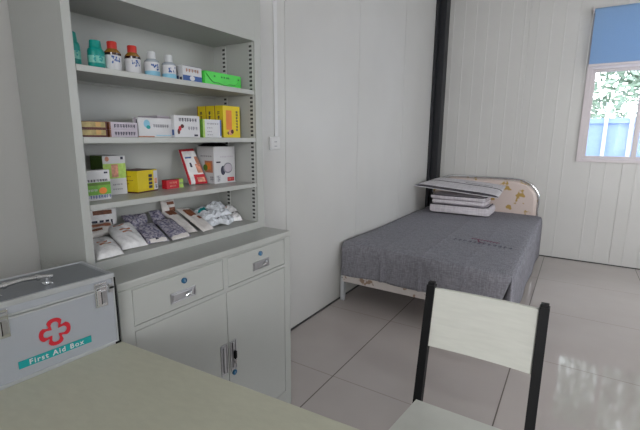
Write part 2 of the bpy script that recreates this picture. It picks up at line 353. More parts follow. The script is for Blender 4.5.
# outside the far window
f = MB(); f.box((-12, 5.5, -0.3), (14, 24, -0.25), 'ground'); struct(f.build('outside_ground'))
fence = thing('fence', 'pale blue sheet fence with white posts seen through the window', 'fence', (1.2, 7.6, -0.40))
f = MB(); f.box((-3.5, 0, 0.1), (4, 0.03, 2.02), 'fence_blue'); f.build('sheet_panel', fence)
f = MB(); f.box((-3.5, -0.03, 1.98), (4, 0.05, 2.06), 'fence_blue', 0.005); f.build('top_rail', fence)
f = MB(); f.box((-3.5, -0.03, 1.40), (4, 0.0, 1.44), 'fence_white', 0.005); f.build('middle_rail', fence)
for i in range(24):
    f = MB(); x = -3.4 + i * 0.31; f.box((x, -0.06, 0), (x + 0.05, -0.03, 2.28), 'fence_white', 0.004); f.build('fence_post', fence)
def tree(x, y, h, r, n, label, seed):
    rnd = random.Random(seed)
    t = thing('tree', label, 'tree', (x, y, -0.25), 0, 'trees outside the window')
    f = MB(); f.tube([(0, 0, 0), (0.05, 0.02, h * 0.4), (0.0, 0.1, h * 0.75)], [0.14, 0.11, 0.06], 'bark', 8)
    for a in range(5):
        an = a * 1.26; f.tube([(0.03, 0.05, h * (0.35 + 0.06 * a)), (math.cos(an) * r * 0.7, math.sin(an) * r * 0.7, h * (0.55 + 0.07 * a))], [0.05, 0.02], 'bark', 6)
    f.build('trunk', t)
    f = MB()
    blobs = [(rnd.uniform(-r, r) * 0.8, rnd.uniform(-r, r) * 0.8, h * rnd.uniform(0.28, 0.95), rnd.uniform(0.35, 0.6) * r) for _ in range(20)]
    for _ in range(n):
        bx, by, bz, br = rnd.choice(blobs); d = Vector((rnd.gauss(0, 1), rnd.gauss(0, 1), rnd.gauss(0, 1))).normalized() * br * rnd.uniform(0.6, 1.05)
        c = Vector((bx, by, bz)) + d; a = Vector((rnd.gauss(0, 1), rnd.gauss(0, 1), rnd.gauss(0, 1))).normalized(); b = a.orthogonal().normalized(); s = rnd.uniform(0.05, 0.12)
        f.poly([c - a * s, c + b * s * 0.5, c + a * s, c - b * s * 0.5], 'foliage')
    f.build('foliage', t)
tree(1.6, 11.0, 7.5, 2.1, 11000, 'leafy tree in the middle of the window view behind the fence', 1)
tree(5.9, 12.0, 7.5, 2.0, 6500, 'leafy tree farther right behind the fence', 2)
tree(-2.6, 12.0, 7.0, 1.9, 6000, 'leafy tree farther left behind the fence', 3)

# conduit + socket on the left wall
f = MB(); f.box((XL, 1.985, 1.345), (XL + 0.008, 2.017, ZC), 'white_plastic', 0.002); tag(f.build('cable_trunking'), 'white plastic cable trunking running up the panel wall beside the cabinet', 'cable trunking')
sk = thing('wall_socket', 'small square white switch box on the wall under the cable trunking', 'switch', (XL, 1.98, 1.302))
f = MB(); f.box((0, -0.05, -0.038), (0.012, 0.05, 0.040), 'white_plastic', 0.004); f.build('back_box', sk)
f = MB(); f.box((0.012, -0.044, -0.034), (0.016, 0.044, 0.036), 'white_plastic', 0.003); f.box((0.016, -0.012, 0.008), (0.0168, 0.012, 0.012), 'greyp'); f.box((0.016, -0.012, -0.018), (0.0168, 0.012, -0.014), 'greyp'); f.build('face_plate', sk)

# ------------------------------------------------------------------ steel cabinet
CY0, CY1, FH, FC, ZW, ZT = 0.642, 1.500, -1.266, -1.110, 0.908, 1.98
cab = thing('medicine_cabinet', 'tall light grey steel cabinet with open shelves over two drawers and doors', 'cabinet', (-1.35, 1.07, 0))
ox, oy = -1.35, 1.07
def cb(mb, lo, hi, k='grey', b=0.0): mb.box((lo[0] - ox, lo[1] - oy, lo[2]), (hi[0] - ox, hi[1] - oy, hi[2]), k, b)
BK = -1.579
f = MB()
cb(f, (BK, CY0, ZW), (FH, CY0 + 0.027, ZT), b=0.002)
cb(f, (BK, CY1 - 0.045, ZW), (FH, CY1, ZT), b=0.002)
cb(f, (BK, CY0 + 0.027, ZW), (-1.522, CY1 - 0.045, ZT))
cb(f, (-1.522, CY0 + 0.027, 1.757), (FH, CY1 - 0.045, ZT), b=0.0)
cb(f, (-1.522, CY0 + 0.027, ZW), (FH, CY1 - 0.045, 0.941), b=0.0015)
f.build('upper_body', cab)
for z in (1.547, 1.336, 1.127):
    f = MB(); cb(f, (-1.521, CY0 + 0.029, z - 0.019), (FH - 0.003, CY1 - 0.047, z), b=0.0015)
    cb(f, (-1.521, CY0 + 0.029, z - 0.024), (-1.505, CY1 - 0.047, z - 0.019)); f.build('shelf', cab)
for sy, y in ((-1, CY1 - 0.045), (1, CY0 + 0.027)):
    for x in (-1.288, -1.452):
        f = MB(); cb(f, (x - 0.011, min(y, y + sy * 0.004), 0.945), (x + 0.011, max(y, y + sy * 0.004), 1.752), 'grey_light')
        z = 0.955
        while z < 1.745:
            cb(f, (x - 0.008, min(y + sy * 0.0041, y + sy * 0.0046), z), (x + 0.008, max(y + sy * 0.0041, y + sy * 0.0046), z + 0.0095), 'dark_gap'); z += 0.0185
        tag(f.build('slotted_upright', cab), 'upright with a row of dark slots')
f = MB()
cb(f, (BK, CY0, 0.0), (FC - 0.006, CY1, ZW - 0.025))
cb(f, (BK, CY0 - 0.002, ZW - 0.025), (FC + 0.0, CY1 + 0.002, ZW), b=0.004)
# face frame around drawers and doors
for lo, hi in (((CY0, 0.0), (0.686, 0.883)), ((1.455, 0.0), (CY1, 0.883)), ((0.686, 0.878), (1.455, 0.883)), ((0.686, 0.742), (1.455, 0.7565)), ((1.066, 0.7565), (1.090, 0.878)), ((0.686, 0.0), (1.455, 0.095))):
    cb(f, (FC - 0.006, lo[0], lo[1]), (FC, hi[0], hi[1]))
f.build('lower_body', cab)
def recess_handle(parent, yc, zc, wy, hz, vertical=False):
    f = MB(); x = FC + 0.001
    w2, h2 = wy / 2, hz / 2
    for lo, hi in (((-w2, -h2), (w2, -h2 + 0.004)), ((-w2, h2 - 0.004), (w2, h2)), ((-w2, -h2), (-w2 + 0.005, h2)), ((w2 - 0.005, -h2), (w2, h2))):
        cb(f, (x, yc + lo[0], zc + lo[1]), (x + 0.003, yc + hi[0], zc + hi[1]), 'steel', 0.0008)
    cb(f, (x - 0.0005, yc - w2, zc - h2), (x, yc + w2, zc + h2), 'steel')
    if not vertical:
        cb(f, (x, yc - w2 + 0.008, zc - 0.012), (x + 0.003, yc + w2 - 0.008, zc + 0.012), 'steel', 0.001)
        f.tube([(x - ox + 0.003, yc - oy + 0.008, zc - 0.006), (x - ox + 0.009, yc - oy + 0.020, zc + 0.001), (x - ox + 0.003, yc - oy + 0.034, zc + 0.007)], [0.005, 0.007, 0.004], 'chrome', 10)
    else:
        cb(f, (x, yc - 0.006, zc - h2 + 0.01), (x + 0.006, yc + 0.004, zc + h2 - 0.01), 'steel', 0.002)
    tag(f.build('handle', parent), 'chrome recessed handle')
def lock(parent, yc, zc, k='blue_plastic', r=0.011):
    f = MB(); f.tube([(FC - ox, yc - oy, zc), (FC - ox + 0.006, yc - oy, zc), (FC - ox + 0.007, yc - oy, zc)], [r, r, r * 0.7], k, 16)
    f.box((FC - ox + 0.007, yc - oy - 0.001, zc - 0.005), (FC - ox + 0.0075, yc - oy + 0.001, zc + 0.005), 'steel')
    tag(f.build('lock', parent, True), 'round blue lock')
for y0, y1, hy, ly in ((0.688, 1.064, 0.875, 0.880), (1.092, 1.453, 1.288, 1.283)):
    f = MB(); cb(f, (FC - 0.004, y0, 0.759), (FC, y1, 0.8755), b=0.0015); d = f.build('drawer', cab)
    recess_handle(d, hy, 0.800, 0.105, 0.036); lock(d, ly, 0.850, r=0.010)
for y0, y1, hy, hz, ly in ((0.688, 1.077, 1.053, 0.462, None), (1.080, 1.453, 1.104, 0.462, 1.106)):
    f = MB(); cb(f, (FC - 0.004, y0, 0.098), (FC, y1, 0.7395), b=0.0015); d = f.build('door', cab)
    recess_handle(d, hy, hz, 0.036, 0.13, True)
    if ly:
        lock(d, ly, 0.383, r=0.011)
        f = MB(); cb(f, (FC + 0.004, hy - 0.005, 0.450), (FC + 0.018, hy + 0.006, 0.482), 'black', 0.003); cb(f, (FC + 0.004, hy - 0.004, 0.428), (FC + 0.016, hy + 0.004, 0.448), 'chrome', 0.002); f.build('key', d)

# ------------------------------------------------------------------ table
TR = math.atan2(0.048, 0.733)
TT = Matrix.Translation((-1.048, 0.622, 0)) @ Matrix.Rotation(TR, 4, 'Z')
tb = thing('table', 'pale cream laminate table with the first aid box on it', 'table', (-1.048, 0.622, 0), TR)
f = MB(); f.box((-0.44, -0.66, 0.725), (1.0, 0, 0.75), 'table', 0.003); f.build('tabletop', tb)
for x in (-0.40, 0.93):
    for y in (-0.62, -0.07):
        f = MB(); f.box((x, y, 0.0), (x + 0.03, y + 0.03, 0.725), 'black', 0.003); f.build('leg', tb)
f = MB(); f.box((-0.37, -0.05, 0.66), (0.93, -0.04, 0.725), 'black'); f.box((-0.37, -0.61, 0.66), (0.93, -0.60, 0.725), 'black'); f.build('apron', tb)

# ------------------------------------------------------------------ chair
ch = thing('chair', 'chair with pale laminate seat and backrest on a black metal frame', 'chair', (-0.21, 1.08, 0))
def post(mb, a, b, sx=0.028, sy=0.028, k='black'):
    a, b = Vector(a), Vector(b); vs_ = []
    for p in (a, b):
        for dx, dy in ((-1, -1), (1, -1), (1, 1), (-1, 1)): vs_.append((p.x + dx * sx / 2, p.y + dy * sy / 2, p.z))
    mb.add(vs_, [(0, 1, 2, 3), (4, 5, 6, 7), (0, 1, 5, 4), (1, 2, 6, 5), (2, 3, 7, 6), (3, 0, 4, 7)], k)
hx = 0.174
for s in (-1, 1):
    f = MB(); post(f, (s * hx, 0.25, 0), (s * hx, 0.182, 0.42)); post(f, (s * hx, 0.182, 0.42), (s * hx, 0.192, 0.47)); post(f, (s * hx, 0.192, 0.47), (s * hx, 0.270, 0.838))
    post(f, (s * hx, 0.270, 0.838), (s * hx, 0.272, 0.847), 0.022, 0.020)
    f.build('rear_leg', ch)
for s in (-1, 1):
    f = MB(); post(f, (s * hx * 1.05, -0.22, 0), (s * hx * 1.05, -0.19, 0.425)); f.build('front_leg', ch)
f = MB()
for s in (-1, 1): f.box((s * hx - 0.01, -0.19, 0.405), (s * hx + 0.01, 0.18, 0.428), 'black', 0.002)
f.box((-hx, -0.20, 0.405), (hx, -0.18, 0.428), 'black', 0.002); f.box((-hx, 0.165, 0.405), (hx, 0.185, 0.428), 'black', 0.002)
f.build('seat_frame', ch)
for s in (-1, 1):
    f = MB(); f.box((s * hx - 0.008, -0.20, 0.12), (s * hx + 0.008, 0.235, 0.14), 'black', 0.002); f.build('stretcher', ch)
f = MB()
out = [(-0.175, 0.168), (0.175, 0.168), (0.20, -0.05), (0.20, -0.19), (0.185, -0.21), (-0.185, -0.21), (-0.20, -0.19), (-0.20, -0.05)]
f.poly([(x, y, 0.450) for x, y in out], 'board'); f.poly([(x, y, 0.430) for x, y in out], 'board')
for i in range(len(out)):
    a, b = out[i], out[(i + 1) % len(out)]; f.poly([(*a, 0.430), (*b, 0.430), (*b, 0.450), (*a, 0.450)], 'board')
f.build('seat', ch)
# curved backrest board between the posts
f = MB(); n = 12; z0, z1 = 0.632, 0.829
def by(z): return 0.192 + (z - 0.47) * (0.078 / 0.368)
V_ = []
for i in range(n + 1):
    t = i / n; x = -hx + 0.014 + t * (2 * hx - 0.028); d = 0.014 * (1 - (2 * t - 1) ** 2)
    for z, o_ in ((z0, -0.006), (z1, -0.006), (z1, 0.006), (z0, 0.006)): V_.append((x, by(z) + d * 0.6 + o_, z))
F_ = []
for i in range(n):
    for j in range(4): F_.append((i * 4 + j, i * 4 + (j + 1) % 4, (i + 1) * 4 + (j + 1) % 4, (i + 1) * 4 + j))
F_ += [(0, 1, 2, 3), tuple(n * 4 + j for j in range(4))]
f.add(V_, F_, 'board'); f.build('backrest', ch)

# ------------------------------------------------------------------ bed
bed = thing('bed', 'single bed with arched flowered headboard and white metal frame in the corner', 'bed', (-0.92, 3.9, 0))
def bb(mb, lo, hi, k, b=0.0): mb.box((lo[0] + 0.92, lo[1] - 3.9, lo[2]), (hi[0] + 0.92, hi[1] - 3.9, hi[2]), k, b)
f = MB(); f.add([(x + 0.92, yy + dy - 3.9, z) for x, yy in ((-1.545, 2.815), (-0.31, 2.715)) for dy, z in ((0, 0.168 + (x + 1.545) * 0.03), (0.028, 0.168 + (x + 1.545) * 0.03), (0.028, 0.262), (0, 0.262))], [(0, 1, 2, 3), (4, 5, 6, 7), (0, 1, 5, 4), (1, 2, 6, 5), (2, 3, 7, 6), (3, 0, 4, 7)], 'flower_rail')
tag(f.build('foot_rail', bed), 'cream foot rail with brown swirls')
for x in (-1.545, -0.33):
    f = MB(); bb(f, (x, 2.84, 0.20), (x + 0.02, 5.08, 0.25), 'bedmetal', 0.003); f.build('side_rail', bed)
for x in (-1.565, -0.335):
    for y in (2.815 if x < -1 else 2.715, 5.06):
        f = MB(); bb(f, (x, y, 0), (x + 0.034, y + 0.034, 0.27), 'bedmetal', 0.004)
        if y < 3:
            for z in (0.20, 0.235): f.tube([(x + 0.017 + 0.92, y - 3.9 + 0.002, z), (x + 0.017 + 0.92, y - 3.9 - 0.003, z)], 0.004, 'dark_gap', 8)
        f.build('leg', bed)
for y in (3.3, 3.9, 4.5):
    f = MB(); bb(f, (-1.53, y, 0.205), (-0.33, y + 0.03, 0.235), 'bedmetal'); f.build('slat', bed)
f = MB(); bb(f, (-1.53, 2.90, 0.266), (-0.31, 5.03, 0.462), 'linen_grey', 0.03); f.build('mattress', bed)
# headboard: arched padded panel with a chrome tube
def arch(x0, x1, z0, z1, r, n=12):
    p = [(x0, z0)]
    for i in range(n + 1): a = PI - i / n * PI / 2; p.append((x0 + r[0] + r[0] * math.cos(a), z1 - r[1] + r[1] * math.sin(a)))
    for i in range(n + 1): a = PI / 2 - i / n * PI / 2; p.append((x1 - r[0] + r[0] * math.cos(a), z1 - r[1] + r[1] * math.sin(a)))
    p.append((x1, z0)); return p
pts = arch(-1.50, -0.335, 0.27, 0.872, (0.26, 0.21))
f = MB(); inner = [(x + 0.92, 5.09 - 3.9 - 0.012, z) for x, z in pts]; back = [(x, y + 0.05, z) for x, y, z in inner]
def shrink(p, k): cx = sum(q[0] for q in p) / len(p); cz = 0.58; return [(cx + (q[0] - cx) * k, q[1], cz + (q[2] - cz) * k) for q in p]
front2 = [(x, y - 0.022, z) for x, y, z in shrink(inner, 0.95)]
f.poly(front2, 'flower_cream'); f.poly(back, 'flower_cream')
for i in range(len(inner)):
    j = (i + 1) % len(inner)
    f.poly([inner[i], inner[j], front2[j], front2[i]], 'flower_cream'); f.poly([inner[i], inner[j], back[j], back[i]], 'flower_cream')
tag(f.build('headboard', bed), 'cream headboard with gold flowers')
f = MB(); f.tube([(x + 0.92, 5.105 - 3.9, z) for x, z in [( -1.515, 0.0)] + arch(-1.515, -0.318, 0.27, 0.892, (0.27, 0.22)) + [(-0.318, 0.0)]], 0.014, 'chrome', 10); tag(f.build('headboard_tube', bed, True), 'chrome arched tube')

# bedspread
def yf(x): return 2.72 + (-0.27 - x) / 1.295 * 0.11      # the foot edge hangs slightly askew
def fold(s):     # pressed creases across the foot drop
    v = 0
    for c in (-1.19, -0.88, -0.57): v += 0.014 * math.exp(-((s - c) / 0.012) ** 2) - 0.008 * math.exp(-((s - c - 0.04) / 0.04) ** 2)
    return v + 0.006 * math.sin(s * 17 + 1)
def topz(x, y):
    a = max(0, min(1, (y - yf(x)) / 0.9)); left = max(0, min(1, (-0.27 - x) / 1.2))
    z = 0.500 + (0.024 * left - 0.008) * (1 - a) + 0.004 * math.sin(x * 5.1 + y * 1.7) * math.sin(y * 2.3)
    for c in (-1.19, -0.88, -0.57): z += 0.003 * math.exp(-((x - c) / 0.01) ** 2)
    return z - 0.012 * math.exp(-abs(x + 0.27) / 0.03) - 0.010 * math.exp(-abs(y - yf(x)) / 0.03) - 0.012 * math.exp(-abs(x + 1.555) / 0.025)
f = MB(); NX, NY = 130, 110; V_ = []; F_ = []
X0 = -1.553
xs = [X0 + (-0.27 - X0) * i / NX for i in range(NX + 1)]
for j in range(NY + 1):
    for i in range(NX + 1):
        y = yf(xs[i]) + (5.045 - yf(xs[i])) * j / NY; V_.append((xs[i], y, topz(xs[i], y)))
for j in range(NY):
    for i in range(NX): a = j * (NX + 1) + i; F_.append((a, a + 1, a + NX + 2, a + NX + 1))
f.add(V_, F_, 'spread')
V_ = []; F_ = []; NH = 14
def hemz(x): return 0.228 + (x - X0) / 1.283 * 0.040 + 0.005 * math.sin(x * 9)
for k in range(NH + 1):
    h = k / NH
    for i in range(NX + 1):
        x = xs[i]; y0 = yf(x); z = topz(x, y0); e = max(0, (x + 0.42) / 0.15)
        V_.append((x - 0.06 * h * e, y0 - 0.022 * min(1, h * 4) ** 0.5 - fold(x) * min(1, h * 2) - 0.012 * h * e, z + (hemz(x) - z) * h))
for k in range(NH):
    for i in range(NX): a = k * (NX + 1) + i; F_.append((a, a + 1, a + NX + 2, a + NX + 1))
f.add(V_, F_, 'spread')
path = [(-0.35, 0.05), (-0.31, 0.0), (-0.285, -0.03), (-0.262, -0.038), (-0.238, -0.015), (-0.232, 0.03)]
V_ = []; F_ = []; NS = 60
for k in range(NH + 1):
    h = k / NH; g = min(1, h * 5) ** 0.5; row = []
    for (px_, py_) in path: row.append((-0.27 + (px_ + 0.27) * h * 1.2, 2.72 + py_ * h * 1.2))
    for i in range(NS + 1):
        y = 2.77 + (5.045 - 2.77) * i / NS; row.append((-0.27 + 0.014 * g + 0.005 * math.sin(y * 8) * h + 0.030 * h * math.exp(-(y - 2.77) / 0.15), y))
    for (x, y) in row:
        zt = topz(-0.27, max(2.72, y)); hem = 0.150 - 0.035 * max(0, (y - 2.8)); V_.append((x, y, zt + (hem - zt) * h))
W_ = len(path) + NS + 1
for k in range(NH):
    for i in range(W_ - 1): a = k * W_ + i; F_.append((a, a + 1, a + W_ + 1, a + W_))
f.add(V_, F_, 'spread')
spread = f.build('bedspread', None, True); tag(spread, 'grey woven bedspread with dark lettering draped over the bed', 'bedspread')
so = spread.modifiers.new('thickness', 'SOLIDIFY'); so.thickness = 0.003; so.offset = 0
# small printed lettering on the cover (too blurred to read) and the plum mark above it
M['plum'] = mat('plum_print', (0.13, 0.02, 0.06), 0.7, noise=0.1)
rr = random.Random(4)
def stroke(f, x, y, dx, dy, wd, k):
    a = Vector((x, y, 0)); b = Vector((x + dx, y + dy, 0)); nrm = (b - a).cross(Vector((0, 0, 1))).normalized() * wd / 2
    f.poly([(q.x, q.y, topz(q.x, q.y) + 0.003) for q in (a + nrm, b + nrm, b - nrm, a - nrm)], k)
f = MB()
for i in range(12):
    x = -0.80 + 0.43 * i / 11; y = 3.42 - 0.03 * i / 11
    stroke(f, x - 0.012, y, 0.026, 0.004, 0.012, 'ink')
    stroke(f, x - 0.008, y + 0.022, 0.018, 0.0, 0.008, 'ink'); stroke(f, x + rr.uniform(-0.01, 0.01), y - 0.03, 0.002, 0.06, 0.008, 'ink'); stroke(f, x - 0.012, y - 0.024, 0.02, rr.uniform(-0.01, 0.01), 0.008, 'ink')
tag(f.build('lettering', spread), 'dark line of lettering')
f = MB()
for i in range(9):
    x = -0.685 + 0.20 * i / 8; y = 3.535 - 0.03 * i / 8
    stroke(f, x - 0.012, y, 0.034, -0.002, 0.016, 'plum'); stroke(f, x, y - 0.03, 0.004, 0.05, 0.008, 'plum')
stroke(f, -0.64, 3.53, 0.03, -0.10, 0.016, 'plum'); stroke(f, -0.62, 3.46, 0.05, -0.05, 0.012, 'plum')
tag(f.build('emblem', spread), 'plum red mark')

# ------------------------------------------------------------------ packets, pads, cushions
def pad(name, A, B, Cc, D, T, k, prints=(), label=None, cat='packet', group=None, nu=22, nv=18, wr=0.15, seed=0, parent=None, power=4, base=0.15, nfreq=9):
    """flat stuffed bag between four corner points; prints are (u0,v0,u1,v1,material) rectangles on the upper face"""
    rnd = random.Random(seed); A, B, Cc, D = map(Vector, (A, B, Cc, D))
    nrm = (B - A).cross(D - A).normalized()
    if nrm.z < 0: nrm = -nrm
    ph = [rnd.uniform(0, 6.28) for _ in range(6)]
    def P(u, v, side):
        p = (A * (1 - u) + B * u) * (1 - v) + (D * (1 - u) + Cc * u) * v
        e = (1 - abs(2 * u - 1) ** power) * (1 - abs(2 * v - 1) ** power); e = max(0, e) ** 0.5
        w_ = wr * (math.sin(u * nfreq + ph[0] + 2 * math.sin(v * 5 + ph[1])) * math.sin(v * nfreq * 0.8 + ph[2]) + 0.5 * math.sin(u * nfreq * 2.3 + v * nfreq * 1.7 + ph[3]))
        rim = wr * 0.12 * T * math.sin(u * 30 + v * 27 + ph[4])
        if side > 0: return p + nrm * (T * e * (1 + w_) + base * T + rim * (1 - e))
        return p + nrm * (rim * (1 - e))
    f = MB(); V1 = [P(i / nu, j / nv, 1) for j in range(nv + 1) for i in range(nu + 1)]; V2 = [P(i / nu, j / nv, -1) for j in range(nv + 1) for i in range(nu + 1)]
    n = len(V1); f.v = [q[:] for q in V1 + V2]
    for j in range(nv):
        for i in range(nu):
            a = j * (nu + 1) + i; u, v = (i + 0.5) / nu, (j + 0.5) / nv; kk = k
            for u0, v0, u1, v1, pm in prints:
                if u0 <= u <= u1 and v0 <= v <= v1: kk = pm
            f.f.append((a, a + 1, a + nu + 2, a + nu + 1)); f.m.append(f.mi(kk))
            f.f.append((n + a, n + a + nu + 1, n + a + nu + 2, n + a + 1)); f.m.append(f.mi(k))
    ring = [i for i in range(nu + 1)] + [j * (nu + 1) + nu for j in range(1, nv + 1)] + [nv * (nu + 1) + i for i in range(nu - 1, -1, -1)] + [j * (nu + 1) for j in range(nv - 1, 0, -1)]
    for a, b in zip(ring, ring[1:] + ring[:1]): f.f.append((a, n + a, n + b, b)); f.m.append(f.mi(k))
    o = f.build(name, parent, True)
    if label: tag(o, label, cat, group)
    return o

# stacked bedding on the bed
gB = 'white bedding stacked at the head of the bed'
def hstripe(v0, v1): return (0.0, v0, 1.0, v1, 'piping')
def folded(name, x0, x1, y0, y1, z0, z1, label, seed, sk=0.0):
    """quilt folded in layers, with a rounded right-hand fold and dark piping between the layers"""
    t = thing(name, label, 'quilt', ((x0 + x1) / 2, (y0 + y1) / 2, z0), 0, gB)
    cx, cy = (x0 + x1) / 2, (y0 + y1) / 2; n = 2 if seed == 2 else 1; hh = (z1 - z0) / n
    rnd = random.Random(seed)
    for i in range(n):
        f = MB(); f.box((x0 - cx + rnd.uniform(0, 0.02), y0 - cy + rnd.uniform(-0.01, 0.02), i * hh), (x1 - cx + rnd.uniform(-0.03, 0.01) - i * 0.02, y1 - cy, (i + 1) * hh - 0.004), 'linen', min(hh * 0.49, 0.045)); f.build('folded_layer', t, True)
    f = MB(); f.tube([(x0 - cx + 0.015, y0 - cy + 0.004, z1 - z0 - 0.003), (x1 - cx - 0.06, y0 - cy + 0.002, z1 - z0 - 0.004), (x1 - cx - 0.03, y0 - cy + 0.06, z1 - z0 - 0.004), (x1 - cx - 0.03, y1 - cy - 0.05, z1 - z0 - 0.004)], 0.006, 'piping', 6); tag(f.build('piping', t), 'dark piping')
folded('folded_quilt', -1.40, -0.735, 4.56, 4.98, 0.507, 0.612, 'folded white quilt lying lowest in the stack on the bed', 1)
folded('folded_quilt', -1.39, -0.765, 4.57, 4.98, 0.615, 0.715, 'folded white quilt in the middle of the stack, under the striped pillow', 2)
pad('pillow', (-1.575, 4.56, 0.795), (-0.665, 4.58, 0.722), (-0.66, 5.02, 0.800), (-1.42, 5.02, 0.855), 0.03, 'linen_grey', [(0, 0.0, 1, 0.05, 'piping'), (0, 0.50, 1, 0.55, 'piping'), (0.5, 0.62, 0.85, 0.66, 'piping')], 'grey-white pillow with dark stripes lying on top of the stacked quilts', 'pillow', gB, 30, 40, 0.05, 3, power=6, base=0.3)

# packets on the lowest shelf
zS = 0.9425
gP = 'packets on the lowest cabinet shelf'
txt = lambda u0, v0, u1, v1, k: (u0, v0, u1, v1, k)
pad('packet', (-1.280, 0.682, zS + .001), (-1.280, 0.775, zS + .001), (-1.42, 0.812, zS + .030), (-1.44, 0.715, zS + .034), 0.016, 'bag_white', [(0.35, 0.44, 0.75, 0.50, 'pinkbrown'), (0.30, 0.55, 0.70, 0.61, 'pinkbrown'), (0.1, 0.90, 0.4, 0.95, 'brown')], 'puffy white gauze packet with rust print, nearest the left cabinet side', 'packet', gP, seed=11)
pad('packet', (-1.325, 0.797, zS + .001), (-1.315, 0.892, zS + .001), (-1.47, 0.925, zS + .060), (-1.48, 0.828, zS + .055), 0.016, 'bag_white', [(0.35, 0.50, 0.72, 0.56, 'pinkbrown'), (0.32, 0.61, 0.72, 0.67, 'pinkbrown'), (0.25, 0.84, 0.65, 0.90, 'pinkbrown'), (0.2, 0.95, 0.8, 1.0, 'brown')], 'puffy white gauze packet with rust print, second along the shelf front', 'packet', gP, seed=12)
pad('packet', (-1.44, 0.735, zS + .035), (-1.455, 0.850, zS + .035), (-1.495, 0.865, zS + .070), (-1.495, 0.735, zS + .075), 0.014, 'bag_cream', [(0.3, 0.55, 0.9, 0.8, 'pinkbrown'), (0.1, 0.3, 0.6, 0.42, 'brown')], 'crumpled cream packet behind the two white gauze packets', 'packet', gP, seed=13)
pad('packet', (-1.50, 0.730, zS + .04), (-1.50, 0.890, zS + .035), (-1.508, 0.895, 1.070), (-1.508, 0.730, 1.078), 0.010, 'bag_white', [(0.4, 0.72, 0.85, 0.9, 'brown'), (0.38, 0.28, 0.48, 0.5, 'ink'), (0.53, 0.28, 0.63, 0.5, 'ink'), (0.68, 0.28, 0.76, 0.5, 'ink'), (0.8, 0.28, 0.88, 0.5, 'ink')], 'white packet with brown oval label and dark lettering, standing against the back', 'packet', gP, seed=14)
pad('packet', (-1.41, 0.905, zS + .02), (-1.43, 0.975, zS + .020), (-1.51, 1.03, zS + .075), (-1.51, 0.915, zS + .085), 0.014, 'purple_packet', [], 'purple-grey patterned packet at the back beside the white gauze packets', 'packet', gP, seed=15, wr=0.3)
pad('packet', (-1.325, 0.898, zS + .001), (-1.302, 0.977, zS + .001), (-1.45, 1.012, zS + .046), (-1.45, 0.934, zS + .044), 0.013, 'purple_packet', [(0.15, 0.0, 0.9, 0.12, 'bag_cream'), (0.4, 0.04, 0.55, 0.1, 'ink')], 'purple-grey patterned packet at the shelf front with pale lower edge', 'packet', gP, seed=16, wr=0.2)
pad('packet', (-1.290, 0.984, zS + .001), (-1.293, 1.074, zS + .001), (-1.44, 1.092, zS + .054), (-1.44, 1.018, zS + .052), 0.012, 'purple_packet', [(0.0, 0.0, 0.9, 0.10, 'bag_cream')], 'purple-grey patterned packet farthest right, against the long cream packets', 'packet', gP, seed=17, wr=0.2)
pad('packet', (-1.445, 1.020, zS + .03), (-1.435, 1.075, zS + .045), (-1.50, 1.085, zS + .085), (-1.505, 1.035, zS + .085), 0.012, 'purple_packet', [], 'small purple-grey packet lying behind the front purple ones', 'packet', gP, seed=18, wr=0.3)
pad('packet', (-1.490, 1.095, zS + .05), (-1.500, 1.165, zS + .05), (-1.508, 1.165, 1.068), (-1.508, 1.095, 1.070), 0.009, 'bag_cream', [(0.3, 0.66, 0.85, 0.86, 'brown'), (0.45, 0.2, 0.95, 0.48, 'brown')], 'cream packet with square brown labels, upright against the cabinet back', 'packet', gP, seed=19)
pad('packet', (-1.350, 1.088, zS + .001), (-1.335, 1.144, zS + .001), (-1.50, 1.150, zS + .075), (-1.50, 1.090, zS + .075), 0.011, 'bag_cream', [(0.2, 0.72, 0.9, 0.92, 'brown')], 'long cream packet with one brown label, left of its matching neighbour', 'packet', gP, seed=20)
pad('packet', (-1.310, 1.153, zS + .001), (-1.320, 1.222, zS + .001), (-1.48, 1.212, zS + .078), (-1.485, 1.158, zS + .080), 0.013, 'bag_cream', [(0.15, 0.55, 0.8, 0.82, 'brown'), (0.55, 0.40, 0.9, 0.50, 'brown')], 'long cream packet with brown print, beside the heap of cloudy bags', 'packet', gP, seed=21)
rr = random.Random(5)
heap = [(1.265, -1.385, .001), (1.335, -1.365, .001), (1.403, -1.375, .001), (1.275, -1.45, .004), (1.345, -1.44, .004), (1.405, -1.45, .006),
        (1.27, -1.41, .028), (1.34, -1.40, .030), (1.41, -1.42, .032), (1.295, -1.465, .036), (1.37, -1.465, .040), (1.34, -1.43, .058)]
names = ['lowest, front left', 'lowest, front middle', 'lowest, front right', 'lowest, back left', 'lowest, back middle', 'lowest, back right', 'second layer, front left', 'second layer, front middle', 'second layer, right end', 'second layer, back left', 'second layer, back middle', 'topmost']
for i, (y, x, dz) in enumerate(heap):
    a = rr.uniform(-0.5, 0.5); u = Vector((math.sin(a) * -1, math.cos(a), rr.uniform(-0.05, 0.10))) * 0.046; v = Vector((-math.cos(a), -math.sin(a), rr.uniform(0.05, 0.25))) * 0.033
    if y > 1.39: u *= 0.7
    c = Vector((x, y, zS + dz + 0.010))
    k = 'bag_clear' if i not in (2, 8) else 'bag_white'
    pr = [(0.0, 0.0, 0.45, 0.6, 'teal')] if i in (3, 9) else ([(0.2, 0.4, 0.5, 0.55, 'pinkbrown')] if i == 8 else [(0.1, 0.85, 0.8, 0.95, 'greyp')])
    pts4 = [c - u - v, c + u - v, c + u + v, c - u + v]
    lo = min(p.z for p in pts4)
    if lo < zS + 0.001: pts4 = [p + Vector((0, 0, zS + 0.001 - lo)) for p in pts4]
    pad('plastic_bag', *pts4, 0.017, k, pr, 'small crinkled cloudy bag in the heap on the lowest shelf, ' + names[i], 'bag', 'small bags heaped on the lowest shelf', 14, 12, 0.45, 40 + i, nfreq=13)

